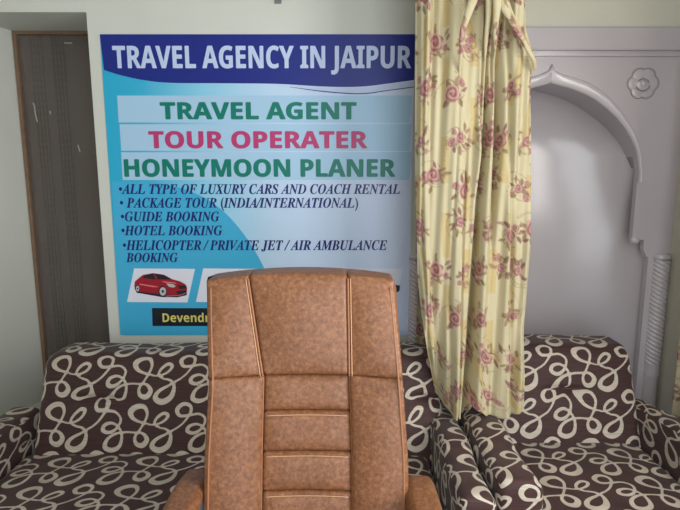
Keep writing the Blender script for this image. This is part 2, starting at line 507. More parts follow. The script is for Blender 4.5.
M['teal'] = ink('print_teal', 0, 122, 108)
M['magenta'] = ink('print_magenta', 186, 58, 116)
M['inkblue'] = ink('print_ink_blue', 26, 26, 112)
M['strip'] = ink('print_strip', 168, 206, 236)
M['stripr'] = ink('print_strip_right', 178, 204, 238)
M['swoosh'] = ink('print_swoosh', 66, 176, 222)
M['card'] = ink('print_card', 226, 230, 246)
M['plate'] = ink('print_black', 28, 34, 46)
M['yellow'] = ink('print_yellow', 222, 216, 120)
M['carred'] = ink('print_car_red', 158, 28, 48)
M['carlight'] = ink('print_car_highlight', 226, 120, 124)
M['cardark'] = ink('print_car_dark', 32, 34, 44)
M['carsilver'] = ink('print_car_silver', 190, 190, 200)

poster = tag(empty('poster', ((PX0+PX1)/2, D, PZ0)), 'large blue printed travel agency poster on the back wall above the sofa', 'poster')
rc = 0.02
pts = [(PX0, PZ1), (PX1, PZ1), (PX1, PZ0), (PX0+rc, PZ0), (PX0+rc*0.3, PZ0+rc*0.3), (PX0, PZ0+rc)]
prism('panel', pts, PD, D - 0.0002, M['print'], poster)
def flat(name, px, m, layer, parent, smoothn=0):
    """a printed shape on the poster face; outline measured in the photo"""
    y = PD - 0.0006*layer
    P = [at(x, yy, y) for x, yy in px]
    P = [(min(max(x, PX0), PX1), min(max(z, PZ0), PZ1)) for x, z in P]
    return prism(name, P, y, PD + 0.0004 - 0.0006*(layer-1), m, parent)
curve = catmull([(104, 70), (120, 75), (143, 80), (170, 82.8), (220, 83.2), (276, 83.8), (326, 86.6), (361, 86.6), (389, 83.4), (417, 79.6)], 6)
flat('header_band', [(95, 30), (425, 30)] + [tuple(p) for p in curve[::-1]], M['navy'], 1, poster)
c2 = catmull([(268, 84.2), (326, 87.6), (361, 87.6), (389, 84.6), (417, 81)], 6)
c3 = catmull([(268, 84.4), (326, 91), (361, 93), (389, 89.4), (417, 85.8)], 6)
flat('white_swoosh', [tuple(p) for p in c2] + [tuple(p) for p in c3[::-1]], M['paleblue'], 1, poster)
c4 = catmull([(290, 86.8), (326, 91.2), (361, 93.2), (389, 89.8), (417, 86.2)], 6)
c5 = catmull([(290, 87.2), (326, 92.2), (361, 94.2), (389, 90.7), (417, 87.0)], 6)
flat('navy_swoosh_line', [tuple(p) for p in c4] + [tuple(p) for p in c5[::-1]], M['navy'], 1, poster)
cs = catmull([(150, 181.5), (190, 191), (222, 210), (248, 240), (266, 272), (282, 310), (288, 335)], 6)
flat('blue_swoosh', [(112, 181.5)] + [tuple(p) for p in cs] + [(118, 335), (114, 260)], M['swoosh'], 1, poster)
for xl, y0, y1 in ((117, 95.5, 122.6), (119.5, 124.2, 150.8), (121, 152.2, 180)):
    flat('heading_strip', [(xl, y0), (412, y0), (409, y1), (xl+1.7, y1)], M['strip'], 2, poster)

def text_mesh(body, weight=0.0):
    c = bpy.data.curves.new('lettering', 'FONT'); c.body = body; c.resolution_u = 3; c.offset = weight
    o = bpy.data.objects.new('lettering', c); COL.objects.link(o)
    dg = bpy.context.evaluated_depsgraph_get(); dg.update()
    me = bpy.data.meshes.new_from_object(o.evaluated_get(dg))
    bpy.data.objects.remove(o); bpy.data.curves.remove(c)
    return me
def sansb(s): return ''.join(chr(0x1D5D4+ord(c)-65) if 'A' <= c <= 'Z' else chr(0x1D5EE+ord(c)-97) if 'a' <= c <= 'z' else c for c in s)
def serifbi(s): return ''.join(chr(0x1D468+ord(c)-65) if 'A' <= c <= 'Z' else c for c in s)
def verts_of(me):
    a = np.empty(len(me.vertices)*3); me.vertices.foreach_get('co', a); return a.reshape(-1, 3)
CAP = {}
for k, f in (('s', sansb), ('i', serifbi)):
    me = text_mesh(f('H')); CAP[k] = float(verts_of(me)[:, 1].max()); bpy.data.meshes.remove(me)
def lettering(name, body, style, x0, x1, ytop, ybase, m, layer, parent, weight=0.0):
    me = text_mesh((sansb if style == 's' else serifbi)(body.replace('/', '\u2215') if style == 'i' else body))
    v = verts_of(me); y = PD - 0.0006*layer
    X0, Zb = at(x0, ybase, y); X1 = at(x1, (ytop+ybase)/2, y)[0]; Zt = at(x0, ytop, y)[1]
    X0 = at(x0, (ytop+ybase)/2, y)[0]
    xs = X0 + (v[:, 0]-v[:, 0].min())/(v[:, 0].max()-v[:, 0].min())*(X1-X0)
    zs = Zb + v[:, 1]/CAP[style]*(Zt-Zb)
    new = np.stack([xs, np.full_like(xs, y), zs], 1)
    me.vertices.foreach_set('co', new.ravel()); me.materials.clear(); me.update()
    me.name = name
    if weight:                                  # heavier strokes: the same outlines laid again a hair to each side
        bm = bmesh.new(); bm.from_mesh(me)
        base = bm.faces[:]
        for k, (dx, dz) in enumerate(((-1, 0), (1, 0), (0, 0.6), (0, -0.6))):
            g = bmesh.ops.duplicate(bm, geom=base)
            for e in g['geom']:
                if isinstance(e, bmesh.types.BMVert):
                    e.co.x += dx*weight; e.co.z += dz*weight; e.co.y -= 0.00005*(k+1)
        bm.to_mesh(me); bm.free()
    return link(name, me, m, parent)
lettering('title_lettering', 'TRAVEL AGENCY IN JAIPUR', 's', 113, 411, 46, 68, M['paleblue'], 3, poster, 0.0016)
lettering('heading_lettering', 'TRAVEL AGENT', 's', 160.5, 356, 102.5, 119, M['teal'], 4, poster, 0.0026)
lettering('heading_lettering', 'TOUR OPERATER', 's', 149, 367, 131.5, 148, M['magenta'], 4, poster, 0.0026)
lettering('heading_lettering', 'HONEYMOON PLANER', 's', 124.5, 395, 159.5, 176.5, M['teal'], 4, poster, 0.0026)
for body, x0, x1, y0, y1 in (('•ALL TYPE OF LUXURY CARS AND COACH RENTAL', 119, 400, 184.3, 193.8), ('• PACKAGE TOUR (INDIA/INTERNATIONAL)', 120, 358, 198, 207.6),
                             ('•GUIDE BOOKING', 121, 219, 211.8, 221.2), ('•HOTEL BOOKING', 121.5, 222, 225.8, 235.2),
                             ('•HELICOPTER / PRIVATE JET / AIR AMBULANCE', 123, 387, 240.4, 250), ('BOOKING', 126, 177.5, 253, 262)):
    lettering('list_lettering', body, 'i', x0, x1, y0, y1, M['inkblue'], 3, poster, 0.0005)

def card(xa):
    return flat('picture_card', [(xa+7.2, 268.4), (xa+68, 268.9), (xa+60.5, 302.4), (xa, 302)], M['card'], 2, poster)
k1 = card(127)
def cp(lst): return [(100 + x/4.25, 250 + y/4.25) for x, y in lst]
def ell(cx, cy, rx, ry, n=18): return [(cx + rx*math.cos(2*math.pi*k/n), cy + ry*math.sin(2*math.pi*k/n)) for k in range(n)]
bm = bmesh.new()
cm = [M['carred'], M['cardark'], M['carsilver'], M['carlight']]
def cshape(lst, mi, layer):
    y = PD - 0.0006*layer
    bm_prism(bm, [at(a, b, y) for a, b in cp(lst)], y, y + 0.0006, mi)
cshape([(150, 168), (240, 186), (285, 197), (340, 193), (370, 182), (368, 192), (330, 201), (262, 200), (156, 182)], 1, 3)
cshape([(146, 152), (148, 134), (164, 120), (182, 106), (225, 98), (272, 105), (306, 124), (340, 133), (362, 145), (370, 160), (369, 181), (340, 192), (285, 196), (235, 186), (160, 176), (148, 168)], 0, 4)
cshape([(180, 118), (192, 107), (226, 100), (268, 106), (306, 124), (262, 125), (236, 126), (205, 122)], 1, 5)
cshape([(238, 125), (233, 114), (227, 101), (232, 101), (240, 113), (245, 125)], 0, 6)
cshape([(282, 142), (310, 145), (322, 154), (312, 160), (292, 156)], 2, 5)
cshape([(330, 150), (366, 150), (367, 164), (338, 166)], 1, 5)
cshape([(322, 176), (368, 170), (367, 182), (332, 189)], 1, 5)
cshape([(168, 143), (230, 152), (250, 158), (228, 158), (168, 148)], 3, 5)
cshape([(262, 132), (318, 138), (326, 143), (276, 139)], 3, 5)
cshape(ell(266, 176, 19, 24), 1, 5); cshape(ell(267, 176, 14, 18), 2, 6); cshape(ell(267, 176, 5, 6), 1, 7)
cshape(ell(160, 164, 10, 17), 1, 5); cshape(ell(160, 164, 7, 12), 2, 6); cshape(ell(160, 164, 3, 4), 1, 7)
from_bm('printed_red_car', bm, cm, k1)
k2 = card(196)
def coach(pts, wins, wheels, parent):
    v = flat('printed_vehicle', pts, M['cardark'], 3, parent)
    for a in wins: flat('printed_window', a, M['carsilver'], 4, v)
    for cx, cy in wheels: flat('printed_wheel', ell(cx, cy, 2.6, 3.0), M['carsilver'], 4, v)
coach([(206.5, 282), (208, 277), (216, 274.2), (228, 273.6), (240, 273.8), (252, 275), (254, 279), (254, 293), (209, 294)],
      [[(211, 279), (219, 278.2), (219, 284), (211, 284.4)], [(221, 278), (235, 278), (235, 283.6), (221, 284)], [(237, 278), (250, 278.6), (250, 283.6), (237, 283.6)]],
      [(217, 294), (245, 293.4)], k2)
card(265.5)
k4 = card(335)
coach([(348, 292), (349, 287), (358, 285), (366, 280), (384, 280), (394, 284.5), (400, 285.5), (399.4, 291), (394, 294), (352, 294)],
      [[(361, 285), (367, 281.6), (373, 281.6), (373, 285)], [(375, 281.6), (383, 281.6), (389, 285), (375, 285)]], [(359, 294), (389, 294)], k4)
np_ = flat('name_strip', [(152, 308), (300, 308.4), (300, 326), (152.6, 326)], M['plate'], 2, poster)
lettering('name_lettering', 'Devendr', 's', 162.5, 209.5, 313.4, 322, M['yellow'], 4, np_)

# small grey fitting high on the wall
hx, hz = at(278, 1, D)
wf = tag(empty('wall_hook', (hx, D, hz)), 'small grey wall hook high above the poster at the top edge', 'hook')
boxes('hook_plate', [(hx-0.016, hx+0.016, D-0.008, D-0.0005, hz-0.012, hz+0.05)], M['greyplastic'], wf, 0.003)
bm = bmesh.new()
tube(bm, [(hx+0.003, D-0.006, hz+0.03), (hx+0.003, D-0.02, hz+0.02), (hx+0.003, D-0.03, hz+0.004), (hx+0.003, D-0.036, hz+0.010), (hx+0.003, D-0.04, hz+0.022)], 0.006, 10)
from_bm('prong', bm, M['greyplastic'], wf, True)

# ------------------------------------------------------------------ looped pattern of the sofa fabric
TW, TH, TS = 470.0, 272.0, 0.00074
loop = [(150,207,6),(200,215,8),(226,252,13),(203,284,15),(168,272,11),(159,235,8),(180,200,6),(206,155,7),(219,108,8),(198,68,12),(155,66,15),(124,94,16),(146,132,10),
        (205,158,6.5),(265,170,6),(314,154,7),(336,124,9),(311,110,9),(277,131,8),(263,163,7),(287,186,6),(335,203,7),(357,238,9),(344,293,15),(297,318,17),(256,294,14),(276,255,10),(345,220,7),
        (415,178,6),(459,120,8),(455,82,9),(417,67,11),(384,95,12),(402,130,9),(452,132,7),(508,131,6.5),(543,163,7),(525,210,7),(482,232,9),(448,218,11),(458,192,9),(500,184,7),(540,210,6.5),
        (556,258,8),(545,312,11),(504,332,14),(466,312,13),(478,268,9),(522,240,7),(575,233,6)]
lp = [(x, y - 30*(x-170)/470, w) for x, y, w in loop]
ext = [(x-TW, y, w) for x, y, w in lp[-3:]] + lp + [(x+TW, y, w) for x, y, w in lp[:3]]
C = catmull(ext, 8)
C = C[8*2: 8*(len(lp)+3)]
gx, gy = np.meshgrid(np.arange(0, TW, 2.5), np.arange(0, TH, 2.5))
gw, gh = gx.shape[1], gx.shape[0]
sdf = np.full(gx.shape, 1e3)
for ox in (-2, -1, 0, 1, 2):
    for oy in (-2, -1, 0, 1, 2):
        for c in C:
            cx, cy = c[0]+ox*TW, c[1]+oy*TH
            if cx < -40 or cx > TW+40 or cy < -40 or cy > TH+40: continue
            np.minimum(sdf, np.hypot(gx-cx, gy-cy)-c[2], out=sdf)
def squiggle(u, v):
    """signed distance (m) to the cream loops at fabric position u (right), v (down), metres"""
    x = (np.mod(u/TS, TW))/TW*gw; y = (np.mod(v/TS, TH))/TH*gh
    i0 = np.floor(x).astype(int) % gw; j0 = np.floor(y).astype(int) % gh
    fx, fy = x-np.floor(x), y-np.floor(y)
    i1, j1 = (i0+1) % gw, (j0+1) % gh
    return (sdf[j0,i0]*(1-fx)*(1-fy)+sdf[j0,i1]*fx*(1-fy)+sdf[j1,i0]*(1-fx)*fy+sdf[j1,i1]*fx*fy)*TS

def rbox(name, x, y, z, r, res, m, parent=None, deform=None, pat=None, warp=None):
    """rounded cushion-like block with a regular fine mesh; pat=(u0, v0) lays the loop pattern on every face"""
    lo = np.array([x[0], y[0], z[0]]); hi = np.array([x[1], y[1], z[1]])
    n = np.maximum(2, np.ceil((hi-lo)/res).astype(int))
    ids = -np.ones(n+1, dtype=int)
    shell = np.zeros(n+1, dtype=bool)
    for a in range(3):
        s = [slice(None)]*3
        s[a] = 0; shell[tuple(s)] = True
        s[a] = n[a]; shell[tuple(s)] = True
    idx = np.argwhere(shell)
    ids[shell] = np.arange(len(idx))
    P0 = lo + (hi-lo)*idx/n
    q = np.clip(P0, lo+r, hi-r)
    d = P0-q; L = np.linalg.norm(d, axis=1, keepdims=True); L[L == 0] = 1
    P = q + d/L*r
    faces, uv = [], []
    for a in range(3):
        b, c = [(1, 2), (0, 2), (0, 1)][a]
        for side in (0, n[a]):
            s = [slice(None)]*3; s[a] = side
            g = ids[tuple(s)]
            f = np.stack([g[:-1, :-1], g[1:, :-1], g[1:, 1:], g[:-1, 1:]], -1).reshape(-1, 4)
            flip = (side == 0) == (a != 1)
            if flip: f = f[:, ::-1]
            faces.append(f)
            if pat is not None:
                pu = P0[f.ravel()]
                vs_ = pat[2] if len(pat) > 2 else 1.0
                if a == 1: u, v = pu[:, 0]-pat[0], (pat[1]-pu[:, 2])*vs_
                elif a == 2: u, v = pu[:, 0]-pat[0], (pat[1]-hi[2])*vs_-(pu[:, 1]-lo[1])
                else: u, v = pu[:, 1]+0.11, (pat[1]-pu[:, 2])*vs_
                if warp is not None and a == 1: u, v = warp(pu, u, v)
                uv.append(squiggle(u, v))
    faces = np.concatenate(faces)
    if deform is not None: P = deform(P.copy())
    me = bpy.data.meshes.new(name)
    me.vertices.add(len(P)); me.vertices.foreach_set('co', P.ravel())
    me.loops.add(len(faces)*4); me.loops.foreach_set('vertex_index', faces.ravel())
    me.polygons.add(len(faces)); me.polygons.foreach_set('loop_start', np.arange(len(faces))*4)
    me.update(calc_edges=True)
    if pat is not None:
        at_ = me.attributes.new('squiggle', 'FLOAT', 'CORNER')
        at_.data.foreach_set('value', np.concatenate(uv).astype(np.float32))
    return link(name, me, m, parent, smooth=True)

# ------------------------------------------------------------------ sofa and armchair
def gauss(a, c, w): return np.exp(-((a-c)/w)**2)
def settee(root, ax, bx, sx, y0, y1, yb, zs, za, zt, tufts, patb, right_arm_cut=False):
    """ax: (x0,x1,x2,x3) of the two arms, bx: back, sx: seat, y0 front, y1 rear, yb foot of the back's face"""
    ztop = zt
    rec = 0.17/0.41
    def back(P):
        zz = P[:, 2]; xx = P[:, 0]; yy = P[:, 1]
        f = np.clip((yb+0.17-yy)/0.17, 0, 1)
        puff = 0.03*np.clip((1-((xx-(bx[0]+bx[1])/2)/((bx[1]-bx[0])/2))**2), 0, 1)**0.5*np.clip(1-((zz-(zs+ztop)/2)/((ztop-zs)/2+0.05))**2, 0, 1)
        dim = 0
        for t in tufts:
            dim = dim + 0.024*gauss(xx, t, 0.08)*gauss(zz, (zs+ztop)/2+0.02, 0.012) + 0.012*gauss(xx, t, 0.16)*gauss(zz, (zs+ztop)/2+0.02, 0.06)
        P[:, 1] = yy - f*(puff - dim) + rec*(zz-zs)*np.where(yy > yb+0.15, 0.75, 1)
        e = np.clip((np.abs(xx-(bx[0]+bx[1])/2)/((bx[1]-bx[0])/2)-0.86)/0.14, 0, 1)
        P[:, 2] = zz - 0.026*e**2*np.clip((zz-zs)/(ztop-zs), 0, 1) + 0.004*np.sin(xx*9)*np.clip((zz-zs)/(ztop-zs), 0, 1)
        return P
    zt_ = (zs+ztop)/2+0.02
    def crease(pu, u, v):                       # cloth swallowed by the pinched tufts
        for t in tufts:
            g = gauss(pu[:, 0], t, 0.085)
            v = v - 0.026*g*np.tanh((pu[:, 2]-zt_)/0.006)*gauss(pu[:, 2], zt_, 0.07)
            u = u + 0.012*g*np.sin((pu[:, 0]-t)*70)*gauss(pu[:, 2], zt_, 0.03)
        return u, v
    rbox('backrest', bx, (yb, yb+0.17), (zs-0.16, ztop), 0.035, 0.006, M['squiggle'], root, back, patb, crease)
    def seat(P):
        xx, yy, zz = P.T
        c = np.clip(1-((xx-(sx[0]+sx[1])/2)/((sx[1]-sx[0])/2))**4, 0, 1)*np.clip(1-((yy-(y0+yb)/2)/((yb-y0)/2+0.05))**4, 0, 1)
        P[:, 2] = zz + np.where(zz > zs-0.08, 1, 0)*0.022*c
        return P
    rbox('seat_cushion', sx, (y0, yb+0.03), (zs-0.16, zs), 0.035, 0.006, M['squiggle'], root, seat, (patb[0]+0.07, zs+0.10))
    for k, (xa, xb) in enumerate(((ax[0], ax[1]), (ax[2], ax[3]))):
        def arm(P, xa=xa, xb=xb, k=k):
            xx, yy, zz = P.T
            top = np.where(zz > za-0.1, 1, 0)
            P[:, 2] = zz + top*(0.012*(1-((xx-(xa+xb)/2)/((xb-xa)/2))**2) + 0.004*np.sin(yy*21+k) - 0.03*np.clip((yy-y1+0.35)/0.35, 0, 1)**2)
            P[:, 0] = xx + 0.006*np.sin(yy*11+zz*9+k)
            if right_arm_cut and k == 1:
                t = np.clip((yy-1.75)/0.35, 0, 1)
                P[:, 0] -= t*0.085*np.clip((xx-xa)/(xb-xa), 0, 1)
            return P
        rbox('armrest', (xa, xb), (y0-0.02, y1), (0.09, za), 0.032, 0.006, M['squiggle'], root, arm, (patb[0]+0.05+0.19*k, za+0.03+0.07*k))
    boxes('base', [(ax[1]-0.02, ax[2]+0.02, y0+0.03, y1, 0.09, zs-0.165)], M['wood'], root)
    for xx in (ax[0]+0.05, ax[3]-0.05):
        for yy in (y0+0.05, y1-0.06):
            boxes('leg', [(xx-0.025, xx+0.025, yy-0.025, yy+0.025, 0.0, 0.095)], M['wood'], root, 0.004)

sofa = tag(empty('sofa', (-0.42, 1.8, 0)), 'long brown sofa with cream loop pattern under the poster, behind the office chair', 'sofa')
tT = at(65, 353, 2.13)[0]
settee(sofa, (-1.45, -1.30, 0.365, 0.487), (-1.262, 0.432), (-1.295, 0.36), 1.47, 2.16, 1.965, 0.41, 0.555, 0.79, (-1.0, -0.45, 0.10 + 0.28), (tT - 170*TS, 0.755 + 100*TS/1.12, 1.12))
armchair = tag(empty('armchair', (0.96, 1.85, 0)), 'brown cream-looped armchair in front of the arched niche', 'armchair')
tT = at(579, 352, 2.2)[0]
settee(armchair, (0.498, 0.648, 1.272, 1.43), (0.64, 1.285), (0.65, 1.27), 1.52, 2.20, 2.045, 0.415, 0.575, 0.80, (0.975,), (tT - 170*TS, 0.772 + 100*TS/1.12, 1.12), True)

# ------------------------------------------------------------------ rose print for the curtains
rng = np.random.RandomState(7)
RS, RW, RH = 0.002, 0.72, 0.84
rw, rh = int(RW/RS), int(RH/RS)
ux, vx = np.meshgrid(np.arange(rw)*RS, np.arange(rh)*RS)
def L3(*c): return np.array(rgb(*c)[:3])
img = np.zeros((rh, rw, 3)); img[:] = L3(208, 198, 164)
st = np.mod(ux, 0.12)
band = (st < 0.034) & (np.mod(vx + 0.14*np.floor(ux/0.12), 0.28) < 0.17)
dots = (np.mod(ux, 0.008) < 0.004) ^ (np.mod(vx, 0.008) < 0.004)
img[band] = L3(208, 194, 152); img[band & dots] = L3(200, 176, 118)
def wrapd(cx, cy):
    dx = np.mod(ux-cx+RW/2, RW)-RW/2; dy = np.mod(vx-cy+RH/2, RH)-RH/2
    return dx, dy
def leaf(cx, cy, a, ln, wd, col):
    dx, dy = wrapd(cx, cy)
    p = dx*math.cos(a)+dy*math.sin(a); q = -dx*math.sin(a)+dy*math.cos(a)
    k = (np.abs(p) < ln) & (np.abs(q) < wd*(1-(p/ln)**2))
    img[k] = col
    img[k & (np.abs(q) < 0.0012)] = col*0.75
def vine(cx, cy, a, ln, col):
    for t in np.linspace(0, 1, 40):
        b = a + 1.2*math.sin(t*4)
        leaf(cx+math.cos(b)*ln*t, cy+math.sin(b)*ln*t, b, 0.003, 0.0016, col)
def rose(cx, cy, r):
    dx, dy = wrapd(cx, cy)
    R = np.hypot(dx, dy); A = np.arctan2(dy, dx)
    edge = r*(1+0.10*np.cos(5*A+cx*40))
    k = R < edge
    t = 0.5+0.5*np.sin(R/r*11 + 1.0*A + 0.8*np.sin(3*A+R/r*4))
    t = np.clip(t*0.8+0.25*(R/r)-0.08, 0, 1)[..., None]
    col = L3(144, 84, 84)*(1-t)+L3(212, 176, 166)*t
    img[k] = col[k]
tan1, tan2 = L3(160, 140, 104), L3(176, 146, 122)
cells = []
for j in range(5):
    for i in range(5):
        cells.append(((i+0.5*(j % 2)+rng.uniform(-.22, .22))*RW/5, (j+rng.uniform(-.2, .2))*RH/5))
for cx, cy in cells:
    big = rng.rand() < 0.75
    r = rng.uniform(.030, .038) if big else rng.uniform(.018, .022)
    for k in range(3):
        vine(cx, cy, rng.uniform(0, 6.28), rng.uniform(.05, .085), tan2)
    for k in range(rng.randint(9, 14)):
        a = rng.uniform(0, 6.28); rr = r+rng.uniform(.006, .03)
        leaf(cx+rr*math.cos(a), cy+rr*math.sin(a), a+rng.uniform(-.7, .7), rng.uniform(.013, .020), rng.uniform(.005, .008), (tan1, tan2, L3(152, 116, 106))[k % 3])
    for k in range(rng.randint(1, 4)):
        a = rng.uniform(0, 6.28); rr = r+rng.uniform(.008, .03)
        rose(cx+rr*math.cos(a), cy+rr*math.sin(a), rng.uniform(.009, .015))
    rose(cx, cy, r)
def rose_print(u, v):
    i = np.mod(u/RS, rw); j = np.mod(v/RS, rh)
    i0 = i.astype(int) % rw; j0 = j.astype(int) % rh
    fx, fy = (i-np.floor(i))[..., None], (j-np.floor(j))[..., None]
    i1, j1 = (i0+1) % rw, (j0+1) % rh
    return img[j0,i0]*(1-fx)*(1-fy)+img[j0,i1]*fx*(1-fy)+img[j1,i0]*(1-fx)*fy+img[j1,i1]*fx*fy
def cloth(name, P, U, V, parent, thick=0.0012):
    """P (rows, cols, 3) sheet, printed with the rose pattern at fabric position U, V"""
    nr, nc = P.shape[:2]
    g = np.arange(nr*nc).reshape(nr, nc)
    f = np.stack([g[:-1, :-1], g[:-1, 1:], g[1:, 1:], g[1:, :-1]], -1).reshape(-1, 4)
    me = bpy.data.meshes.new(name)
    me.vertices.add(nr*nc); me.vertices.foreach_set('co', P.reshape(-1))
    me.loops.add(len(f)*4); me.loops.foreach_set('vertex_index', f.ravel())
    me.polygons.add(len(f)); me.polygons.foreach_set('loop_start', np.arange(len(f))*4)
    me.update(calc_edges=True)
    c = rose_print(U, V).reshape(-1, 3)
    a = me.color_attributes.new('print', 'FLOAT_COLOR', 'POINT')
    a.data.foreach_set('color', np.concatenate([c, np.ones((len(c), 1))], 1).astype(np.float32).ravel())
    o = link(name, me, M['rose'], parent, smooth=True)
    sol = o.modifiers.new('thickness', 'SOLIDIFY'); sol.thickness = thick; sol.offset = 0
    return o
def printed_tube(name, pts, r, parent, u0=0.0, flat=1.0, n=14):
    pts = catmull(pts, 8); N = len(pts)
    P = np.zeros((N, n+1, 3)); U = np.zeros((N, n+1)); V = np.zeros((N, n+1))
    rad = np.interp(np.linspace(0, 1, N), np.linspace(0, 1, len(r)), r)
    for i in range(N):
        t = pts[min(i+1, N-1)]-pts[max(i-1, 0)]; t /= np.linalg.norm(t)
        s = np.cross(t, (0, 1, 0)); s /= max(1e-6, np.linalg.norm(s)); w = np.cross(s, t)
        for k in range(n+1):
            a = 2*math.pi*k/n
            P[i, k] = pts[i]+(s*math.cos(a)+w*math.sin(a)*flat)*rad[i]
            U[i, k] = u0+a*rad[i]; V[i, k] = -pts[i][2]
    return cloth(name, P, U, V, parent)

CY = 1.95
curtain = tag(empty('curtain', (0.5, CY, 0.55)), 'pale yellow rose-print curtain knotted at the top, hanging between poster and arched niche', 'curtain', 'rose-print curtains')
def zof(py): return at(340, py, CY)[1]
def track(pts):
    """photo path [(py, px)] -> X as a function of Z on the curtain plane"""
    zz = np.array([at(px, py, CY)[1] for py, px in pts]); xx = np.array([at(px, py, CY)[0] for py, px in pts])
    o = np.argsort(zz); return lambda z: np.interp(z, zz[o], xx[o])
Lf = track([(-90, 412), (0, 418), (180, 418), (280, 420), (330, 425), (357, 430), (402, 440), (425, 446)])
Rf = track([(-90, 533), (0, 531), (25, 531), (45, 534), (62, 536), (80, 534), (140, 534), (250, 532), (330, 526), (380, 527), (425, 525)])
valleys = [  # path (py, px), half width m, depth m, fades in below / out above (py range)
    ([(0, 492), (60, 490), (150, 486), (200, 480), (350, 471), (415, 465)], 0.011, 0.085, (-200, 600)),
    ([(0, 503), (60, 499), (140, 498), (230, 494), (300, 492)], 0.008, 0.045, (-200, 230)),
    ([(0, 507), (60, 509), (140, 511), (260, 513), (400, 513)], 0.010, 0.032, (-200, 420)),
    ([(0, 486), (60, 484), (120, 482), (160, 484)], 0.007, 0.05, (-200, 140)),
    ([(0, 498), (30, 496), (80, 494)], 0.006, 0.05, (-200, 90)),
    ([(0, 470), (40, 463), (70, 461), (140, 458), (300, 450), (415, 452)], 0.012, 0.028, (-200, 450)),
    ([(0, 436), (100, 433), (250, 431), (350, 437), (415, 446)], 0.026, 0.06, (-200, 450)),
    ([(0, 426), (150, 424), (250, 424), (340, 430), (415, 440)], 0.007, 0.024, (-200, 450)),
    ([(100, 470), (250, 464), (350, 462), (415, 459)], 0.006, 0.03, (150, 600)),
    ([(200, 506), (300, 503), (415, 498)], 0.020, 0.018, (200, 600)),
]
ncol, nrow = 170, 520
s = np.linspace(0, 1, ncol)
hs = [(0.0, 404), (0.06, 412), (0.14, 419), (0.22, 422), (0.26, 420), (0.30, 411), (0.34, 410), (0.36, 406), (0.44, 409), (0.52, 416), (0.60, 418), (0.85, 417), (0.95, 414), (1.0, 409)]
ph = np.interp(s, [a for a, b in hs], [b for a, b in hs])
zh = np.array([zof(p) for p in ph])
ZT = 2.72
P = np.zeros((nrow, ncol, 3)); U = np.zeros((nrow, ncol)); V = np.zeros((nrow, ncol))
t = np.linspace(0, 1, nrow)[:, None]
Z = ZT + (zh[None, :]-ZT)*t
X = Lf(Z) + (Rf(Z)-Lf(Z))*s[None, :]
Y = np.full_like(X, CY) + 0.017*np.sin(X*64+Z*1.3) + 0.006*np.sin(X*150-Z*2.2)
for path, w, dep, (pa, pb) in valleys:
    c = track(path)(Z)
    za, zb = zof(pa) if pa > -200 else 9, zof(pb) if pb < 600 else -9
    fade = np.clip((Z-zb)/0.25+0.5, 0, 1)*np.clip((za-Z)/0.25+0.5, 0, 1)
    Y += dep*np.exp(-np.abs((X-c)/w)**1.6)*fade
# bunch towards the knot and edges turning back
xk, zk = at(500, 12, CY)
Y -= 0.045*np.exp(-((X-xk)/0.055)**2-((Z-zk)/0.10)**2)
Y += 0.05*np.exp(-((X-Lf(Z))/0.015)**2) + 0.035*np.exp(-((X-Rf(Z))/0.012)**2)
Y -= 0.02*np.exp(-((X-Lf(Z)-0.09)/0.06)**2)*np.clip((1.0-Z)/0.4, 0, 1)
P[..., 0], P[..., 1], P[..., 2] = X, Y, Z
du = np.hypot(np.diff(X, axis=1), np.diff(Y, axis=1))
U[:, 1:] = np.cumsum(du, axis=1)
U = U - U[:, ncol//3:ncol//3+1]
for k in range(6): U[1:-1] = (U[:-2]+U[1:-1]+U[2:])/3
V = -Z + 0*X
cloth('curtain_cloth', P, U+0.3, V, curtain)
# rear layer that drops straight down by the wall
nz, nx = 700, 60
zz = np.linspace(ZT, 0.52, nz)[:, None]; sx_ = np.linspace(0, 1, nx)[None, :]
X2 = 0.36 + 0.11*sx_ + 0*zz; Y2 = 2.36 + 0.012*np.sin(sx_*14) + 0*zz; Z2 = zz + 0*sx_
cloth('rear_cloth', np.stack([X2, Y2, Z2], -1), X2*1.3+0.2, -Z2, curtain)
# twisted loop and gathered folds of the knot
def q(px, py, dy): x, z = at(px, py, CY-dy); return (x, CY-dy, z)
printed_tube('knot_loop', [q(500, -14, .05), q(503, 4, .075), q(509, 16, .08), q(517, 30, .075), q(526, 46, .06), q(533, 59, .035), q(534, 66, .01), q(531, 74, -.02)], [.012, .014, .011, .009, .008, .007, .005, .003], curtain, 0.62, 0.7)
printed_tube('knot_loop', [q(505, -10, .04), q(508, 6, .055), q(513, 18, .055), q(521, 33, .05), q(530, 50, .035), q(535, 62, .02), q(535, 70, 0)], [.008, .009, .008, .007, .006, .005, .002], curtain, 0.35, 0.7)
printed_tube('knot_fold', [q(482, -16, .05), q(474, -2, .055), q(468, 14, .055), q(463, 30, .05), q(461.5, 48, .04), q(460, 64, .02), q(459, 76, -.005)], [.020, .016, .013, .010, .007, .005, .002], curtain, 0.5, 0.8)
printed_tube('knot_fold', [q(496, -16, .07), q(497, 0, .08), q(496, 18, .07), q(495, 36, .05), q(495, 50, .02)], [.018, .015, .011, .007, .002], curtain, 0.22, 0.8)
printed_tube('knot_fold', [q(488, -16, .06), q(489, 4, .06), q(488, 20, .05), q(486, 40, .025), q(485, 60, -.01)], [.016, .012, .009, .007, .002], curtain, 0.4, 0.8)
boxes('curtain_rail', [(0.2, 1.1, CY-0.02, CY+0.02, 2.70, ZC)], M['white'], curtain)

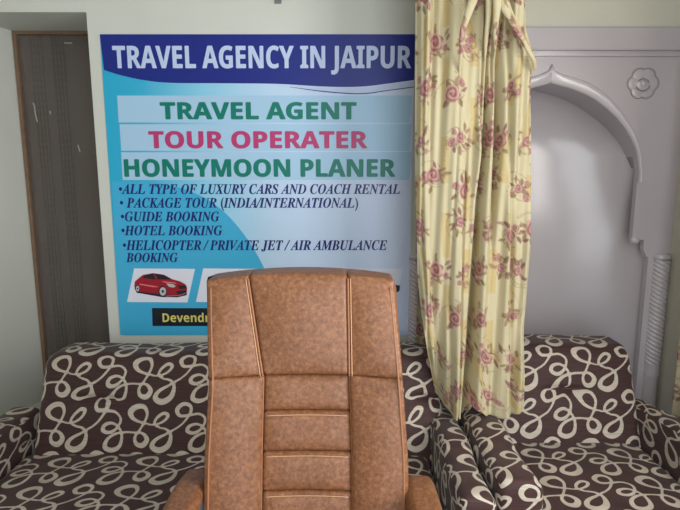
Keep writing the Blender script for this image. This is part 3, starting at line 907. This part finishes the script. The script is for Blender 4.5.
# the curtain of the right-hand window; only its hem corner reaches into the picture
c2 = tag(empty('curtain', (1.5, 1.6, 0.42)), 'edge of a second rose-print curtain by the right wall above the armchair arm', 'curtain', 'rose-print curtains')
nz, nx = 420, 150
zz = np.linspace(2.70, 0.43, nz)[:, None]; yy = np.linspace(1.40, 2.20, nx)[None, :]
Y3 = yy + 0*zz; Z3 = zz + 0*yy
X3 = 1.505 + 0.016*np.sin(yy*62)*np.clip(1.2-0.2*zz, .4, 1) + 0.008*np.sin(yy*31+1)
cloth('curtain_cloth', np.stack([X3, Y3, Z3], -1), Y3*1.35, -Z3+0.1, c2)
boxes('curtain_rail', [(1.48, 1.53, -0.5, 2.25, 2.68, ZC)], M['white'], c2)

# ------------------------------------------------------------------ office chair
chair = tag(empty('office_chair', (-0.095, 1.08, 0)), 'tan leatherette high-back office chair with padded armrests in front of the sofa', 'office chair')
LEA = M['leather']
CX = -0.094
def lean(P):
    xx, yy, zz = P.T
    w = (xx-CX)/0.265
    P[:, 0] = CX + (xx-CX)*np.interp(zz, [.8, 1.0, 1.27], [1.03, .990, 1.0]) + np.interp(zz, [.8, 1.0, 1.27], [.005, .003, -.012])
    P[:, 1] = yy + 0.23*(zz-0.5) + 1.24 - 0.035*w**2*np.clip((1.35-zz)/0.3, 0.3, 1)
    P[:, 2] = zz - np.clip((zz-1.0)/0.28, 0, 1)*0.020*w**2 - np.clip((zz-1.006)/0.28, 0, 1)*0.008
    return P
def cushion(x0, x1, z0, z1, puff, slant0=0.0, slant1=0.0, px=2.0):
    def fn(P):
        xx, yy, zz = P.T
        a = np.clip(1-np.abs((xx-(x0+x1)/2)/((x1-x0)/2))**px, 0, 1)
        b = np.clip(1-((zz-(z0+z1)/2)/((z1-z0)/2))**4, 0, 1)
        P[:, 1] = yy - np.where(yy < 0.045, 1, 0)*puff*a*b
        h = (zz-z0)/(z1-z0); k = (xx-x0)/(x1-x0)
        P[:, 0] = xx + h*(slant0*(1-k)+slant1*k)
        return lean(P)
    return fn
def pad(name, x0, x1, z0, z1, puff, r=0.012, y=(0.0, 0.07), s0=0.0, s1=0.0, px=2.0, res=0.006):
    return rbox(name, (x0, x1), y, (z0, z1), r, res, LEA, chair, cushion(x0, x1, z0, z1, puff, s0, s1, px))
xo0, xo1 = CX-0.262, CX+0.262
xi0, xi1 = CX-0.118, CX+0.118
ZH = 1.006
rbox('back_shell', (xo0-0.002, xo1+0.004), (0.022, 0.125), (0.50, 1.283), 0.035, 0.012, LEA, chair, lean)
pad('bolster', xo0, xi0, 0.50, ZH, 0.014, 0.009, (-0.008, 0.08))
pad('bolster', xi1, xo1, 0.50, ZH, 0.014, 0.009, (-0.008, 0.08))
for za, zb in ((0.50, 0.597), (0.597, 0.700), (0.700, 0.802), (0.802, 0.908), (0.908, ZH)):
    pad('quilted_panel', xi0, xi1, za, zb, 0.012, 0.010, (0.004, 0.07), px=4.0)
pad('headrest', xi0, xi1, ZH, 1.285, 0.016, 0.012, (-0.012, 0.09), -0.028, 0.010)
pad('headrest_wing', xo0, xi0, ZH, 1.285, 0.012, 0.009, (-0.010, 0.09), 0.0, -0.028)
pad('headrest_wing', xi1, xo1, ZH, 1.285, 0.012, 0.009, (-0.010, 0.09), 0.010, -0.006)
# piping and stitching along the seams
def seam(pts, r, m, name='piping', y=-0.012, n=24):
    A = np.array([(x, y, z) for x, z in pts], float)
    A = np.concatenate([a + (b-a)*np.linspace(0, 1, n)[:, None] for a, b in zip(A[:-1], A[1:])])
    A = lean(A)
    bm = bmesh.new(); tube(bm, [tuple(p) for p in A], r, 8)
    return from_bm(name, bm, m, chair, True)
seam([(xi0-0.001, ZH), (xi0-0.029, 1.275)], 0.0032, M['piping'], y=-0.011)
seam([(xi0-0.007, ZH), (xi0-0.035, 1.275)], 0.0016, M['thread'], y=-0.0135, name='stitching')
seam([(xi1, ZH), (xi1+0.010, 1.275)], 0.0032, M['piping'], y=-0.011)
seam([(xi1+0.007, ZH), (xi1+0.017, 1.275)], 0.0016, M['thread'], y=-0.0135, name='stitching')
for x in (xi0-0.001, xi1+0.001): seam([(x, 0.52), (x, ZH)], 0.0028, M['piping'], y=0.002)
for z in (0.597, 0.700, 0.802, 0.908):
    seam([(xi0+0.01, z-0.008), (xi1-0.01, z-0.008)], 0.0013, M['thread'], y=-0.005, name='stitching')
for x, dx in ((xo0+0.013, 0.0), (xo1-0.013, -0.006)):
    seam([(x, 0.52), (x, ZH), (x+dx, 1.262)], 0.0030, M['piping'], y=-0.0125)
# seat, arms, column and base
def seatdef(P):
    xx, yy, zz = P.T
    P[:, 2] = zz + np.where(zz > 0.45, 1, 0)*0.02*np.clip(1-((xx-CX)/0.26)**2, 0, 1)
    return P
rbox('seat', (CX-0.26, CX+0.26), (0.74, 1.30), (0.40, 0.50), 0.04, 0.012, LEA, chair, seatdef)
for sgn in (-1, 1):
    ac = CX + sgn*0.309
    def armdef(P, ac=ac):
        xx, yy, zz = P.T
        P[:, 2] = zz - 0.10*np.clip((1.06-yy)/0.2, 0, 1)**2 - 0.006*np.clip((yy-1.25)/0.08, 0, 1)**2
        e = np.clip((yy-1.24)/0.13, 0, 1)
        P[:, 0] = ac + (xx-ac)*(1-0.62*(1-np.sqrt(np.clip(1-e**3, 0, 1))))
        return P
    ap = rbox('armrest', (ac-0.043, ac+0.043), (0.88, 1.335 + (0.035 if sgn < 0 else 0)), (0.680, 0.732), 0.024, 0.006, LEA, chair, armdef)
    bm = bmesh.new()
    xs = ac - sgn*0.012
    tube(bm, [tuple(p) for p in catmull([(xs-sgn*0.02, 1.335, 0.50), (xs, 1.345, 0.60), (xs, 1.325, 0.662), (xs, 1.20, 0.668), (xs, 1.05, 0.664), (xs, 0.95, 0.628), (xs, 0.93, 0.55), (xs-sgn*0.02, 0.95, 0.46), (xs-sgn*0.08, 0.96, 0.42)], 6)], 0.017, 10)
    from_bm('arm_frame', bm, M['metalgrey'], chair, True)
bm = bmesh.new()
tube(bm, [(CX, 1.04, 0.12), (CX, 1.04, 0.26)], 0.032, 20); tube(bm, [(CX, 1.04, 0.26), (CX, 1.04, 0.41)], 0.02, 20)
from_bm('gas_column', bm, M['blackplastic'], chair, True)
for k in range(5):
    a = math.radians(90+72*k+18)
    ex, ey = CX+0.30*math.cos(a), 1.04+0.30*math.sin(a)
    bm = bmesh.new(); tube(bm, [(CX, 1.04, 0.13), (CX+0.15*math.cos(a), 1.04+0.15*math.sin(a), 0.115), (ex, ey, 0.085)], [.032, .026, .018], 12)
    lg = from_bm('base_leg', bm, M['blackplastic'], chair, True)
    bm = bmesh.new()
    for off in (-0.016, 0.016):
        cx_, cy_ = ex-math.sin(a)*off, ey+math.cos(a)*off
        tube(bm, [(cx_-math.sin(a)*0.008, cy_+math.cos(a)*0.008, 0.0275), (cx_+math.sin(a)*0.008, cy_-math.cos(a)*0.008, 0.0275)], 0.027, 20)
    tube(bm, [(ex, ey, 0.027), (ex, ey, 0.085)], 0.008, 10)
    from_bm('caster', bm, M['blackplastic'], lg, True)
